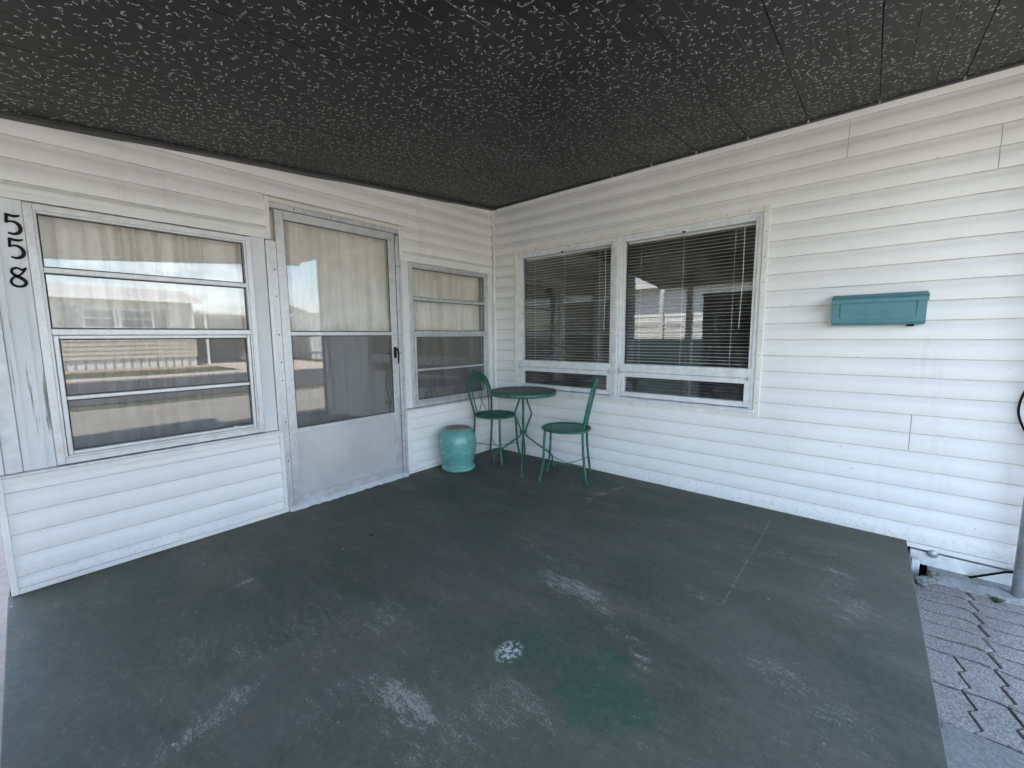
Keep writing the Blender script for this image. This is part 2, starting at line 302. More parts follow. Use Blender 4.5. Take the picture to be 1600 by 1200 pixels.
# ------------------------------------------------------------------ mesh helpers
def spline(P, k=6):
    P = [Vector(p) for p in P]; D = []
    for i in range(len(P)-1):
        p0, p1, p2, p3 = P[max(i-1, 0)], P[i], P[i+1], P[min(i+2, len(P)-1)]
        for j in range(k):
            t = j/k; D.append(.5*((2*p1)+(p2-p0)*t+(2*p0-5*p1+4*p2-p3)*t*t+(3*p1-p0-3*p2+p3)*t**3))
    return D+[P[-1]]
class MB:
    def __init__(s): s.v = []; s.f = []
    def quadbox(s, c):                               # 8 corners: 4 low then 4 high
        b = len(s.v); s.v += [tuple(p) for p in c]
        s.f += [(b, b+3, b+2, b+1), (b+4, b+5, b+6, b+7)] + [(b+i, b+(i+1) % 4, b+4+(i+1) % 4, b+4+i) for i in range(4)]
        return s
    def box(s, x0, x1, y0, y1, z0, z1):
        x0, x1 = sorted((x0, x1)); y0, y1 = sorted((y0, y1)); z0, z1 = sorted((z0, z1))
        return s.quadbox([(x0, y0, z0), (x1, y0, z0), (x1, y1, z0), (x0, y1, z0), (x0, y0, z1), (x1, y0, z1), (x1, y1, z1), (x0, y1, z1)])
    def tube(s, pts, r, n=8, closed=False, caps=True):
        P = [Vector(p) for p in pts]; m = len(P); rr = r if isinstance(r, (list, tuple)) else [r]*m; b = len(s.v); up = None
        for i in range(m):
            t = (P[(i+1) % m]-P[i-1]) if closed else (P[min(i+1, m-1)]-P[max(i-1, 0)])
            t.normalize()
            if up is None: up = t.orthogonal().normalized()
            up = (up-t*up.dot(t)); up = up.normalized() if up.length > 1e-6 else t.orthogonal().normalized()
            o = t.cross(up)
            for k in range(n):
                a = 2*math.pi*k/n; s.v.append(tuple(P[i]+up*(math.cos(a)*rr[i])+o*(math.sin(a)*rr[i])))
        for i in range(m if closed else m-1):
            j = (i+1) % m
            for k in range(n): s.f.append((b+i*n+k, b+i*n+(k+1) % n, b+j*n+(k+1) % n, b+j*n+k))
        if not closed and caps: s.f += [tuple(b+k for k in range(n)), tuple(b+(m-1)*n+k for k in range(n))]
        return s
    def lathe(s, prof, c, n=40):
        b = len(s.v); m = len(prof)
        for r, z in prof:
            for k in range(n):
                a = 2*math.pi*k/n; s.v.append((c[0]+r*math.cos(a), c[1]+r*math.sin(a), c[2]+z))
        for i in range(m-1):
            for k in range(n): s.f.append((b+i*n+k, b+i*n+(k+1) % n, b+(i+1)*n+(k+1) % n, b+(i+1)*n+k))
        s.f += [tuple(b+k for k in range(n)), tuple(b+(m-1)*n+k for k in range(n))]
        return s
    def prism(s, poly, z0, z1):
        b = len(s.v); n = len(poly); s.v += [(x, y, z0) for x, y in poly]+[(x, y, z1) for x, y in poly]
        s.f += [tuple(range(b, b+n)), tuple(range(b+n, b+2*n))]+[(b+i, b+(i+1) % n, b+n+(i+1) % n, b+n+i) for i in range(n)]
        return s
    def mesh(s, name, mat, smooth=False):
        me = bpy.data.meshes.new(name); me.from_pydata(s.v, [], s.f); me.materials.append(M[mat])
        bm = bmesh.new(); bm.from_mesh(me); bmesh.ops.recalc_face_normals(bm, faces=bm.faces); bm.to_mesh(me); bm.free()
        if smooth: me.shade_smooth()
        return me
    def build(s, name, mat, parent=None, smooth=False, bev=0):
        return link(name, s.mesh(name, mat, smooth), parent, bev)
def link(name, me, parent=None, bev=0):
    o = bpy.data.objects.new(name, me); COL.objects.link(o)
    if parent is not None:
        o.parent = parent
        if parent.type == 'EMPTY': o.matrix_parent_inverse = Matrix.LocRotScale(parent.location, parent.rotation_euler, None).inverted() if parent.get('_w', 1) else Matrix()
    if bev:
        b = o.modifiers.new('bevel', 'BEVEL'); b.width = bev; b.segments = 2; b.limit_method = 'ANGLE'
    return o
def tag(o, label, cat, group=None):
    o['label'] = label; o['category'] = cat
    if group: o['group'] = group
    return o
def thing(name, loc, label, cat, group=None, rotz=0):
    o = bpy.data.objects.new(name, None); COL.objects.link(o); o.location = loc; o.rotation_euler = (0, 0, rotz)
    o.empty_display_size = .1
    return tag(o, label, cat, group)
def struct(o): o['kind'] = 'structure'; return o
def mapA(u, out, z): return (u, -out, z)
def mapB(u, out, z): return (-out, u, z)
def wbox(mb, mp, u0, u1, o0, o1, z0, z1):
    a, b = mp(u0, o0, z0), mp(u1, o1, z1); return mb.box(a[0], b[0], a[1], b[1], a[2], b[2])
def wframe(mp, u0, u1, z0, z1, wd, o0, o1):
    m = MB(); u0, u1 = sorted((u0, u1))
    wbox(m, mp, u0, u0+wd, o0, o1, z0, z1); wbox(m, mp, u1-wd, u1, o0, o1, z0, z1)
    wbox(m, mp, u0+wd, u1-wd, o0, o1, z0, z0+wd); wbox(m, mp, u0+wd, u1-wd, o0, o1, z1-wd, z1)
    return m
def ceil_z(x): return 2.444 + .0905*x

def board(mp, u0, u1, zb, h, mat, parent, base=0., clip=None, lip=.0140):
    """one course of lapped vinyl: face leans out to a butt edge at its foot"""
    u0, u1 = sorted((u0, u1)); n = max(1, int((u1-u0)/.22)); m = MB()
    prof = [(.0006, h+.008), (.0016, h*.93), (.0048, h*.80), (.0088, h*.70), (.0112, h*.62), (.0122, h*.45), (lip, .0026), (lip-.0012, 0), (lip-.003, .001), (lip-.004, .007)]
    for i in range(n+1):
        u = u0+(u1-u0)*i/n
        jo, jz = random.gauss(0, .0007), random.gauss(0, .0006)
        for o, z in prof:
            zz = zb+z+(jz if z < h*.5 else 0)
            if clip: zz = min(zz, clip(u))
            m.v.append(mp(u, base+o+(jo if z < h*.9 else 0), zz))
    k = len(prof)
    for i in range(n):
        for j in range(k-1): m.f.append((i*k+j, i*k+j+1, (i+1)*k+j+1, (i+1)*k+j))
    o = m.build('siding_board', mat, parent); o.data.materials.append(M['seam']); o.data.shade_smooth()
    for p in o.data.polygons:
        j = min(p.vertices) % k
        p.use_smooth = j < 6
        if j >= 6: p.material_index = 1                     # shadow line and dirt painted on the butt edge
    return o

# ================================================================== SETTING
struct(MB().box(-140, 140, -140, 140, -.40, -.20).build('ground', 'lawn'))
struct(MB().box(-7.2, 8, -8.2, -4.6, -.199, -.166).build('driveway', 'olddrive'))
struct(MB().box(-7.2, -3.36, -4.6, 9, -.199, -.166).build('driveway', 'drive'))
struct(MB().box(-120, 120, -15.5, -9.2, -.199, -.17).build('road', 'asphalt'))
struct(MB().box(-3.345, 0, -3.205, 0, -.30, 0).build('porch_slab', 'floor', bev=.004))
# concrete apron beside the pavers
struct(MB().prism([(-3.36, -3.207), (-1.262, -3.207), (-1.262, -3.56), (-1.262, -4.598), (-3.36, -4.598)], -.199, -.150).build('concrete_apron', 'conc'))
path = struct(MB().box(-1.261, .0, -4.6, -3.207, -.198, -.176).build('paver_path', 'joint'))
# interlocking pavers: zig-zag long sides, S-shaped ends
PV = .1125
def wave(y): return .0085*math.sin(2*math.pi*(y+3.213)/(2*PV))
def tooth(q):                                                               # saw-tooth joint along x
    q = (q/PV) % 1.0
    return .010-.024*q/.76 if q < .76 else -.014+.024*(q-.76)/.24
def paver(x0, x1, y0, y1):
    """x0 > x1, y0 > y1: outline follows the saw-tooth and S-shaped joints, chamfered on top"""
    g = .0032; n = max(1, round((x0-x1)/PV)); qs = sorted(set([0]+[k*PV+d*PV for k in range(n) for d in (0, .38, .76)]+[n*PV]))
    sx = (x0-x1)/(n*PV); poly = []
    for q in qs: poly.append((x0-g*1.5-q*sx*.95+wave(y0), y0+tooth(q if q < n*PV else n*PV-1e-5)-g))
    for k in range(1, 5): y = y0+(y1-y0)*k/5; poly.append((x1+wave(y)+g*2.1, y))
    for q in qs[::-1]: poly.append((x0-g*1.5-q*sx*.95+wave(y1), y1+tooth(q if q < n*PV else n*PV-1e-5)+g))
    for k in range(4, 0, -1): y = y0+(y1-y0)*k/5; poly.append((x0+wave(y)-g*2.1, y))
    poly = [(min(max(x, x1+g-.012), x0-g+.012), y) for x, y in poly]
    cx, cy = (x0+x1)/2, (y0+y1)/2; m = MB(); N = len(poly); t = random.uniform(-.0025, .002)
    ins = [(cx+(x-cx)*.955, cy+(y-cy)*.95) for x, y in poly]
    m.v = [(x, y, -.19) for x, y in poly]+[(x, y, -.1545+t) for x, y in poly]+[(x, y, -.150+t) for x, y in ins]
    for r in (0, 1): m.f += [(r*N+i, r*N+(i+1) % N, (r+1)*N+(i+1) % N, (r+1)*N+i) for i in range(N)]
    m.f.append(tuple(2*N+i for i in range(N)))
    m.build('paver', 'paver', path)
x = -.135; y0 = -3.213
for wd, ln in ((PV, 2*PV),)*6+((2*PV, PV), (2*PV, PV)):
    k = 0
    while y0-ln*(k+1) > -4.45:
        paver(x, x-wd, y0-ln*k, y0-ln*(k+1)); k += 1
    x -= wd
XPE = x

# ================================================================== HOUSE WITH THE WIDE WINDOW (plane x = 0)
hb = thing('mobile_home', (2, -1, -.2), 'white vinyl sided mobile home with wide two pane window and teal mailbox on its wall', 'house')
ZB = lambda k: -.005+.1043*k
WY0, WY1, WZ0, WZ1 = -.284, -2.429, .613, 2.0
YE = -3.78
core = MB()
core.box(.001, .10, -.30, 0, 0, 2.6); core.box(.001, .10, YE, -2.41, 0, 2.6)
core.box(.001, .10, -2.41, -.30, 0, .63); core.box(.001, .10, -2.41, -.30, 1.985, 2.6)
core.box(.10, 4.2, YE, YE+.1, 0, 2.6); core.box(4.2, 4.3, YE, 5, 0, 2.6); core.box(.001, .1, 0, 5, 0, 2.6)
core.build('wall', 'roomwall', hb)
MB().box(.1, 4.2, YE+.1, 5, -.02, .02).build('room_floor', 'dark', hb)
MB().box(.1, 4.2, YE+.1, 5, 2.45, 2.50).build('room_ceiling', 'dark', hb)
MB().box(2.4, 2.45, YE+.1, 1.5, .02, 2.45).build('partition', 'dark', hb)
MB().quadbox([(-.02, YE-.1, 2.6), (4.5, YE-.1, 2.6), (4.5, 5.2, 2.6), (-.02, 5.2, 2.6), (-.02, YE-.1, 2.66), (4.5, YE-.1, 2.95), (4.5, 5.2, 2.95), (-.02, 5.2, 2.66)]).build('roof', 'roof', hb)
for k in range(24):
    zb = ZB(k)
    if 6 <= k <= 18: spans = [(-.035, WY0-.004), (WY1+.004, YE)]
    elif k in (21, 22): spans = [(-.035, -2.795), (-2.7972, YE)]
    elif k in (19, 20): spans = [(-.035, -3.387), (-3.3892, YE)]
    elif k in (5,): spans = [(-.035, -3.173), (-3.1752, YE)]
    else: spans = [(-.035, YE)]
    if k == 6: spans = [(-.035, WY0-.004), (WY1+.004, -3.173), (-3.1752, YE)]
    for j, (a, b) in enumerate(spans):
        sp = k in (19, 20, 21, 22, 5, 6) and j == len(spans)-1
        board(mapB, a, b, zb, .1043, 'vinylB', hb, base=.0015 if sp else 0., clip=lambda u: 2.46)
wbox(MB(), mapB, 0, YE, 0, .016, -.034, -.006).build('starter_strip', 'trim', hb, bev=.002)
# skirting below the siding, beyond the slab
wbox(MB(), mapB, -3.225, YE-.02, -.03, .006, -.125, -.048).build('skirting_rail', 'walu', hb, bev=.003)
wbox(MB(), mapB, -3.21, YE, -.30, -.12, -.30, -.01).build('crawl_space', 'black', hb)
# corner trim of the room corner and the far end
m = MB(); m.box(-.030, 0, -.034, 0, 0, 2.45); m.build('corner_trim', 'trim', hb, bev=.004)
m = MB(); m.box(-.022, .06, YE-.02, YE+.012, 0, 2.5); m.build('corner_trim', 'trim', hb, bev=.004)

# wide window
wn = wframe(mapB, WY1, WY0, WZ0, WZ1, .0335, -.03, .021).build('window', 'cream', hb, bev=.002)
wframe(mapB, WY1+.034, WY0-.034, WZ0+.034, WZ1-.034, .026, -.05, .012).build('frame', 'walu', wn, bev=.002)
wbox(MB(), mapB, -1.330, -1.408, -.05, .015, .66, 1.966).build('mullion', 'walu', wn, bev=.003)
wbox(MB(), mapB, -1.354, -1.384, .015, .021, .66, 1.966).build('mullion_cap', 'walu', wn, bev=.002)
wbox(MB(), mapB, -.30, -2.40, .0, .030, .648, .668).build('sill', 'walu', wn, bev=.003)
scr = MB().lathe([(.0001, 0), (.004, 0), (.0035, .0022), (.0001, .003)], (0, 0, 0), 8).mesh('screw', 'stone')
def screws(par, pts, axis):
    for p in pts:
        o = link('screw', scr, par); o.location = p; o.rotation_euler = (0, -math.pi/2, 0) if axis == 'B' else (math.pi/2, 0, 0)
screws(wn, [(-.0209, y, 1.983) for y in [-.42-.135*i for i in range(15)]]+[(-.0209, -1.362-(.014 if i % 2 else 0), .70+.088*i) for i in range(15)]+[(-.0209, -2.412, .72+.16*i) for i in range(8)], 'B')
for (a, b) in ((-.344, -1.330), (-1.408, -2.369)):
    up = wframe(mapB, b, a, .885, 1.940, .020, -.045, .004).build('upper_sash', 'walu', wn, bev=.002)
    wbox(MB(), mapB, a-.002, b+.002, .0045, .022, .882, .948).build('meeting_rail', 'walu', wn, bev=.005)
    wbox(MB(), mapB, a-.020, b+.020, -.030, -.026, .90, 1.92).build('pane', 'glass', wn)
    wframe(mapB, b, a, .680, .880, .038, -.040, .010).build('lower_sash', 'walu', wn, bev=.003)
    wbox(MB(), mapB, a-.038, b+.038, -.022, -.018, .718, .842).build('pane', 'glass', wn)
    wbox(MB(), mapB, a-.038, b+.038, -.034, -.0335, .718, .842).build('insect_screen', 'screen', wn)
    wbox(MB(), mapB, (a+b)/2-.012, (a+b)/2+.012, .004, .014, 1.915, 1.927).build('latch', 'black', wn, bev=.002)
for y in (-.352, -1.322, -1.416, -2.360):
    m = MB(); wbox(m, mapB, y-.006, y+.006, .012, .026, .86, .905); m.build('hinge', 'alu', wn, bev=.002)
# Venetian blinds: one per pane
def slat_mesh(wid):
    m = MB(); d = .0125; prof = [(-d, -.0016), (-d*.5, .0008), (0, .0016), (d*.5, .0008), (d, -.0016)]; ca, sa = math.cos(rad(6)), math.sin(rad(6))
    for u in (-wid/2, wid/2):
        for x, z in prof: m.v.append((x*ca-z*sa, u, x*sa+z*ca))
    m.f = [(i, i+1, 6+i, 5+i) for i in range(4)]
    return m.mesh('slat', 'slat', True)
for (a, b, lab) in ((-.372, -1.305, 'open cream Venetian blind behind the narrower pane beside the corner'), (-1.432, -2.345, 'open cream Venetian blind behind the broad pane toward the mailbox')):
    bl = thing('venetian_blind', (.075, (a+b)/2, .70), lab, 'blind', 'blinds in the wide window')
    sm = slat_mesh(a-b); z = 1.90; i = 0
    while z > .715:
        o = link('slat', sm, bl); o.location = (.075, (a+b)/2, z+random.gauss(0, .0007)); o.rotation_euler = (random.gauss(0, .0012), random.gauss(0, .05), 0); z -= .0245
    MB().box(.060, .092, a, b, 1.91, 1.94).build('head_rail', 'slat', bl, bev=.002)
    MB().box(.063, .087, a, b, .688, .704).build('bottom_rail', 'slat', bl, bev=.002)
    for f_ in (.12, .48, .86):
        y = a+(b-a)*f_; MB().tube([(.0615, y, 1.91), (.0615, y, .70)], .0012, 5).build('ladder_cord', 'slat', bl)
    y = a+(b-a)*.92; MB().tube([(.056, y, 1.915), (.055, y-.004, 1.55), (.055, y+.006, 1.22)], .0026, 6).build('tilt_wand', 'slat', bl)

# ================================================================== ENCLOSED PORCH WITH THE DOOR (plane y = 0)
pa = thing('enclosed_porch', (-1.67, 1.2, -.2), 'white enclosed porch front with storm door, two curtained windows and lapped siding', 'porch')
XL = -3.335
core = MB()
core.box(XL, -2.11, .0005, .06, 1.82, 2.60); core.box(-1.14, -.031, .0005, .06, 1.82, 2.60); core.box(-2.11, -1.14, .0005, .06, 2.03, 2.60)
core.box(XL, -2.12, .0005, .06, -.2, .56); core.box(-1.12, -.031, .0005, .06, -.2, .56)
core.box(XL, -3.125, .0045, .10, .56, 1.82); core.box(-2.235, -2.10, .0045, .10, .56, 1.82); core.box(-1.155, -1.04, .0045, .10, .56, 1.82); core.box(-.125, -.031, .0045, .10, .56, 1.82)
core.box(XL, XL+.06, .10, 3.2, -.2, .7); core.box(XL, XL+.06, .10, 3.2, 1.9, 2.5); core.box(XL, 0, 3.2, 3.26, -.2, .6); core.box(XL, 0, 3.2, 3.26, 1.7, 2.6)  # unseen window gaps left and back, added to brighten the curtains
core.build('wall', 'roomwall', pa)
MB().box(XL+.06, 0, .1, 3.2, -.1, .0).build('room_floor', 'roomwall', pa)
MB().quadbox([(XL-.1, -.02, 2.56), (-.03, -.02, 2.60), (-.03, 3.4, 2.60), (XL-.1, 3.4, 2.56), (XL-.1, -.02, 2.62), (-.03, -.02, 2.66), (-.03, 3.4, 2.66), (XL-.1, 3.4, 2.62)]).build('roof', 'roof', pa)
HA = .0985
lines = [1.822+.058] + [1.88+HA*i for i in range(1, 7)]
def upper(u0, u1, zb, h):
    # only where the sloping ceiling leaves room
    us = max(min(u0, u1), (zb+.004-2.444)/.0905); ue = max(u0, u1)
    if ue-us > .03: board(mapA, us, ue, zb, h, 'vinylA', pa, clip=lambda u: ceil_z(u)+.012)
upper(XL, -2.128, 1.836, .044); upper(-1.118, -.036, 1.836, .044)
for zb in [1.88+HA*i for i in range(6)]:
    if zb < 2.05: upper(XL, -2.128, zb, HA); upper(-1.118, -.036, zb, HA)
    else: upper(XL, -.036, zb, HA)
upper(-2.128, -1.118, 2.062, 2.077-2.062)
def bar(u0, u1, z0, z1, o0, o1, name, mat, par, bev=.002): return wbox(MB(), mapA, u0, u1, o0, o1, z0, z1).build(name, mat, par, bev=bev)
bar(XL, -2.104, 1.806, 1.838, -.01, .018, 'drip_trim', 'trim', pa); bar(-1.142, -.036, 1.802, 1.838, -.01, .018, 'drip_trim', 'trim', pa)
bar(-2.130, -2.104, 1.8385, 2.066, -.01, .018, 'door_trim', 'trim', pa); bar(-1.142, -1.116, 1.8385, 2.066, -.01, .018, 'door_trim', 'trim', pa)
bar(-2.104, -1.142, 2.040, 2.066, -.01, .018, 'door_trim', 'cream', pa)
# lower siding panels in their white frames
for (u0, u1) in ((-3.333, -2.118), (-1.131, -.036)):
    wframe(mapA, u0, u1, .003, .556, .024, -.01, .030).build('panel_frame', 'trim', pa, bev=.003)
    zs = [.027, .084, .185, .285, .384, .484]
    for i, z in enumerate(zs):
        top = zs[i+1] if i < 5 else .531
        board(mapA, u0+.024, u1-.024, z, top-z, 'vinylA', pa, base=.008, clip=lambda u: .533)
bar(XL, -2.118, .557, .572, -.03, .036, 'window_ledge', 'alu', pa); bar(-1.131, -.036, .557, .570, -.03, .036, 'window_ledge', 'alu', pa)
# painted timber posts
for (u0, u1, o) in ((XL, -3.300, .020), (-3.299, -3.245, .012), (-3.244, -3.1385, .0065), (-2.222, -2.142, .008), (-1.128, -1.058, .008), (-.112, -.036, .008)):
    mt = 'walu' if u1 < -3.24 else 'wood'
    bar(u0, u1, .5725, 1.8055, -.02, o, 'timber_post', mt, pa, .003)
for u in (-3.222, -3.168): bar(u-.003, u+.003, .5725, 1.8055, .0066, .010, 'timber_bead', 'wood', pa, .001)

def jalousie(u0, u1, z0, z1):
    """aluminium window: four lights, fixed pair above and a screened pair below"""
    w_ = wframe(mapA, u0-.040, u1+.034, z0-.016, z1+.014, .030, -.04, .014).build('window', 'alu', pa, bev=.002)
    wframe(mapA, u0-.012, u1+.006, z0+.012, z1-.014, .012, -.045, .006).build('frame', 'alu', w_, bev=.0015)
    H = z1-z0
    r1, r2, r3 = z0+H*.765, z0+H*.515, z0+H*.255
    wbox(MB(), mapA, u0, u1-.004, -.045, .004, r1-.013, r1+.013).build('rail', 'alu', w_, bev=.003)
    wbox(MB(), mapA, u0-.002, u1-.002, -.045, .016, r2-.006, r2+.026).build('meeting_rail', 'alu', w_, bev=.004)
    wframe(mapA, u0+.002, u1-.010, z0+.026, r2-.006, .018, -.04, .012).build('lower_sash', 'alu', w_, bev=.003)
    wbox(MB(), mapA, u0+.02, u1-.028, -.03, .002, r3-.010, r3+.010).build('rail', 'alu', w_, bev=.003)
    for (a, b, o) in ((r1+.013, z1-.026, .020), (r2+.026, r1-.013, .018), (r3+.010, r2-.024, .010), (z0+.044, r3-.010, .012)):
        wbox(MB(), mapA, u0+.0, u1-.008, -o-.004, -o, a-.004, b+.004).build('pane', 'glass', w_)
        lo_ = o < .015
        wframe(mapA, u0+(.020 if lo_ else .0005), u1-(.028 if lo_ else .0085), a, b, .0055, -o+.0003, -o+.004).build('gap_shade_strip', 'gapshade', w_)  # dark strip painted in for the shadow gap at the rails
    wbox(MB(), mapA, u0+.01, u1-.018, -.0365, -.036, z0+.03, r2).build('insect_screen', 'screen', w_)
    m = MB(); wbox(m, mapA, u1-.14, u1-.115, .012, .020, z0+.040, z0+.052); m.build('latch', 'alu', w_, bev=.002)
    return w_
jalousie(-3.098, -2.255, .592, 1.786)
jalousie(-1.018, -.138, .588, 1.786)

# storm door
DX0, DX1, DZ0, DZ1 = -2.072, -1.180, .022, 2.004
for (u0, u1, o) in ((-2.140, -2.112, .020), (-2.111, -2.076, .012), (-1.176, -1.150, .012), (-1.149, -1.130, .020)):
    bar(u0, u1, .0, 1.99 if -2.11 < u0 < -1.15 else 1.8, -.06, o, 'door_jamb', 'alu', pa, .002)
bar(-2.104, -1.142, 2.007, 2.039, -.06, .012, 'door_head', 'alu', pa)
scr_pts = [(-2.093, -.0121, z) for z in (.35, .62, .9, 1.02, 1.2, 1.45, 1.62)]+[(-1.163, -.0121, z) for z in (.3, .75, 1.05, 1.2, 1.4, 1.75)]+[(x, -.0121, 2.024) for x in (-1.95, -1.7, -1.45, -1.22)]
hs = MB().lathe([(.0001, 0), (.005, 0), (.0001, .0015)], (0, 0, 0), 8).mesh('screw', 'black')
for p in scr_pts: o = link('screw', hs, pa); o.location = p; o.rotation_euler = (math.pi/2, 0, 0)
door = wframe(mapA, DX0, DX1, DZ0, DZ1, .056, -.030, .004).build('door', 'alu', pa, bev=.003)
wbox(MB(), mapA, DX0+.056, DX1-.056, -.028, .007, 1.195, 1.222).build('mid_rail', 'alu', door, bev=.003)
wbox(MB(), mapA, DX0+.056, DX1-.056, -.028, .005, .530, .560).build('bottom_rail', 'alu', door, bev=.003)
wbox(MB(), mapA, DX0+.056, DX1-.056, -.022, -.004, .078, .530).build('kick_panel', 'panel', door, bev=.002)
wbox(MB(), mapA, DX0+.056, DX1-.056, -.016, -.012, 1.222, 1.948).build('pane', 'glass', door)
wbox(MB(), mapA, DX0+.056, DX1-.056, -.012, -.008, .560, 1.195).build('pane', 'glass', door)
wbox(MB(), mapA, DX0+.056, DX1-.056, -.0245, -.024, .560, 1.195).build('insect_screen', 'screen', door)
h = MB(); wbox(h, mapA, -1.222, -1.206, .004, .018, 1.01, 1.10); h.tube([mapA(-1.214, .018, 1.085), mapA(-1.214, .045, 1.085), mapA(-1.212, .052, 1.05), mapA(-1.212, .050, .965)], [.008, .008, .008, .006], 8)
h.tube([mapA(-1.214, -.03, 1.047), mapA(-1.250, -.036, 1.047), mapA(-1.275, -.036, 1.047)], .005, 6)
h.build('handle', 'black', door, True)
for z0_, z1_, o_ in ((1.222, 1.948, .012), (.560, 1.195, .008)): wframe(mapA, DX0+.056, DX1-.056, z0_, z1_, .0055, -o_+.0003, -o_+.004).build('gap_shade_strip', 'gapshade', door)
# ragged, paint-spattered threshold
m = MB(); n = 36; random.seed(3)
for i in range(n+1):
    u = -2.11+.96*i/n; d = .045+random.uniform(-.010, .012)
    m.v += [mapA(u, 0, -.0), mapA(u, d, .0005), mapA(u, .012, .022), mapA(u, 0, .024)]
for i in range(n):
    for j in range(4): m.f.append((4*i+j, 4*i+(j+1) % 4, 4*i+4+(j+1) % 4, 4*i+4+j))
m.build('threshold', 'walu', pa)

# curtains hang inside
def curtain(u0, u1, z0, z1, y, name_label, seed, amp=.046, gap=None):
    rnd = random.Random(seed); n = int((u1-u0)/.006); m = MB(); ph = 0; rows = 12; xs = []
    fr = 2*math.pi/.080
    for i in range(n+1):
        u = u0+(u1-u0)*i/n; ph += (.006*fr)*(1+.55*math.sin(u*9+seed)+.25*math.sin(u*23+seed*2))
        xs.append((u, ph, .55+.45*math.sin(u*5.1+seed*1.7)))
    for r in range(rows+1):
        z = z1+(z0-z1)*r/rows; k = r/rows
        for (u, p_, a) in xs:
            sw = p_+.25*math.sin(3*k+u*4); d = amp*a*(.8+.4*k)*(1.7*abs(math.sin(sw*.5))**.8-.85+.25*math.sin(sw*1.7))+.010*math.sin(u*6+2*k)
            m.v.append((u+.006*math.sin(p_*.5+k*2), y+d, z))
    w_ = n+1
    for r in range(rows):
        for i in range(n): m.f.append((r*w_+i, r*w_+i+1, (r+1)*w_+i+1, (r+1)*w_+i))
    o = m.build('curtain', 'curtain', None, True)
    return tag(o, name_label, 'curtain')
curtain(-3.17, -2.19, .50, 1.90, .115, 'pleated beige curtain behind the window beside the house number', 1.3)
curtain(-2.12, -1.12, .06, 2.06, .125, 'long beige curtain hanging behind the storm door glass', 4.1)
curtain(-1.10, -.07, .50, 1.90, .115, 'pleated beige curtain in the window beside the corner and bistro table', 2.2)

# ================================================================== CARPORT ROOF
cr_ = thing('carport_roof', (-2.1, -2.2, 2.2), 'dark speckled carport ceiling of grooved charcoal panels', 'roof')
XR, YR = -4.30, -4.42
PWD = .318
def cpanel(w_):
    m = MB(); ys = []; g = w_/3
    prof = [(0.0012, .012), (.0022, 0)]
    for k in (1, 2): prof += [(k*g-.0025, 0), (k*g, .003), (k*g+.0025, 0)]
    prof += [(w_-.0022, 0), (w_-.0012, .012)]
    for x in (0, XR):
        for y, z in prof: m.v.append((x, -y, ceil_z(x)+z))
    k = len(prof); m.f = [(i, i+1, k+i+1, k+i) for i in range(k-1)]
    return m.mesh('ceiling_panel', 'ceil')
cm = cpanel(PWD); y = -2.919+PWD*9
while y > .02: y -= PWD
first = y
cm0 = cpanel(PWD)
yy = y+PWD
while yy > YR+.05:
    # the strip against the wall is cut to fit
    top = min(yy, 0.0); wdt = top-max(yy-PWD, YR)
    o = link('ceiling_panel', cm if abs(wdt-PWD) < 1e-4 else cpanel(wdt), cr_); o.matrix_parent_inverse = Matrix.Translation(-cr_.location)
    o.location = (0, top, random.gauss(0, .0008)); yy -= PWD
def rbar(x0, x1, y0, y1, d0, d1, name, mat):
    c = []
    for d in (d0, d1): c += [(x0, y0, ceil_z(x0)+d), (x1, y0, ceil_z(x1)+d), (x1, y1, ceil_z(x1)+d), (x0, y1, ceil_z(x0)+d)]
    return MB().quadbox(c).build(name, mat, cr_, bev=.002)
rbar(XR, .0, -.062, -.001, -.016, .013, 'edge_channel', 'ctrim'); rbar(-.040, -.001, YR, -.063, -.010, .014, 'edge_channel', 'ctrim')
rbar(XR, .0, YR, .0, .016, .03, 'deck', 'dark'); rbar(XR-.06, .0, YR-.06, -.0, .10, .13, 'top_sheet', 'roof')
rbar(XR-.06, XR-.004, YR-.06, 0, -.05, .099, 'fascia', 'roof'); rbar(XR, 0, YR-.06, YR-.004, -.05, .099, 'fascia', 'roof')
tie = MB().box(-.006, .006, -.004, .004, -.05, .016).mesh('panel_clip', 'galv')
for k in range(-3, 6):
    yk = -2.919+PWD*k
    if -4.2 < yk < -.3:
        o = link('panel_clip', tie, cr_); o.matrix_parent_inverse = Matrix.Translation(-cr_.location); o.location = (-.046, yk, ceil_z(0)+.008); o.scale = (1, 1, .5)
def post(x, y, z0, lab, mat='walu', r=.045):
    t = thing('carport_post', (x, y, z0), lab, 'post', 'posts of the carport roof')
    MB().box(x-r, x+r, y-r, y+r, z0+.006, ceil_z(x)-.05).build('shaft', mat, t, bev=.006)
    MB().box(x-r*1.9, x+r*1.9, y-r*1.9, y+r*1.9, z0, z0+.006).build('base_plate', 'galv', t)
post(-4.26, -.60, -.166, 'square white carport post beyond the porch, mirrored in the wide window', r=.05)
post(-4.26, -4.36, -.166, 'square white carport post at the open outer roof corner')
# round pipe post in front of the siding
gp = thing('pipe_post', (-.085, -3.615, -.16), 'round grey galvanised pipe post standing on the pavers against the siding', 'post')
MB().tube([(-.085, -3.615, -.16), (-.085, -3.615, 1.2), (-.085, -3.615, ceil_z(-.085)+.01)], .0225, 20).build('pipe', 'galv', gp, True)
MB().lathe([(.027, 0), (.050, .004), (.044, .018), (.027, .026)], (-.085, -3.615, -.165), 18).build('mortar_collar', 'kerb', gp, True)

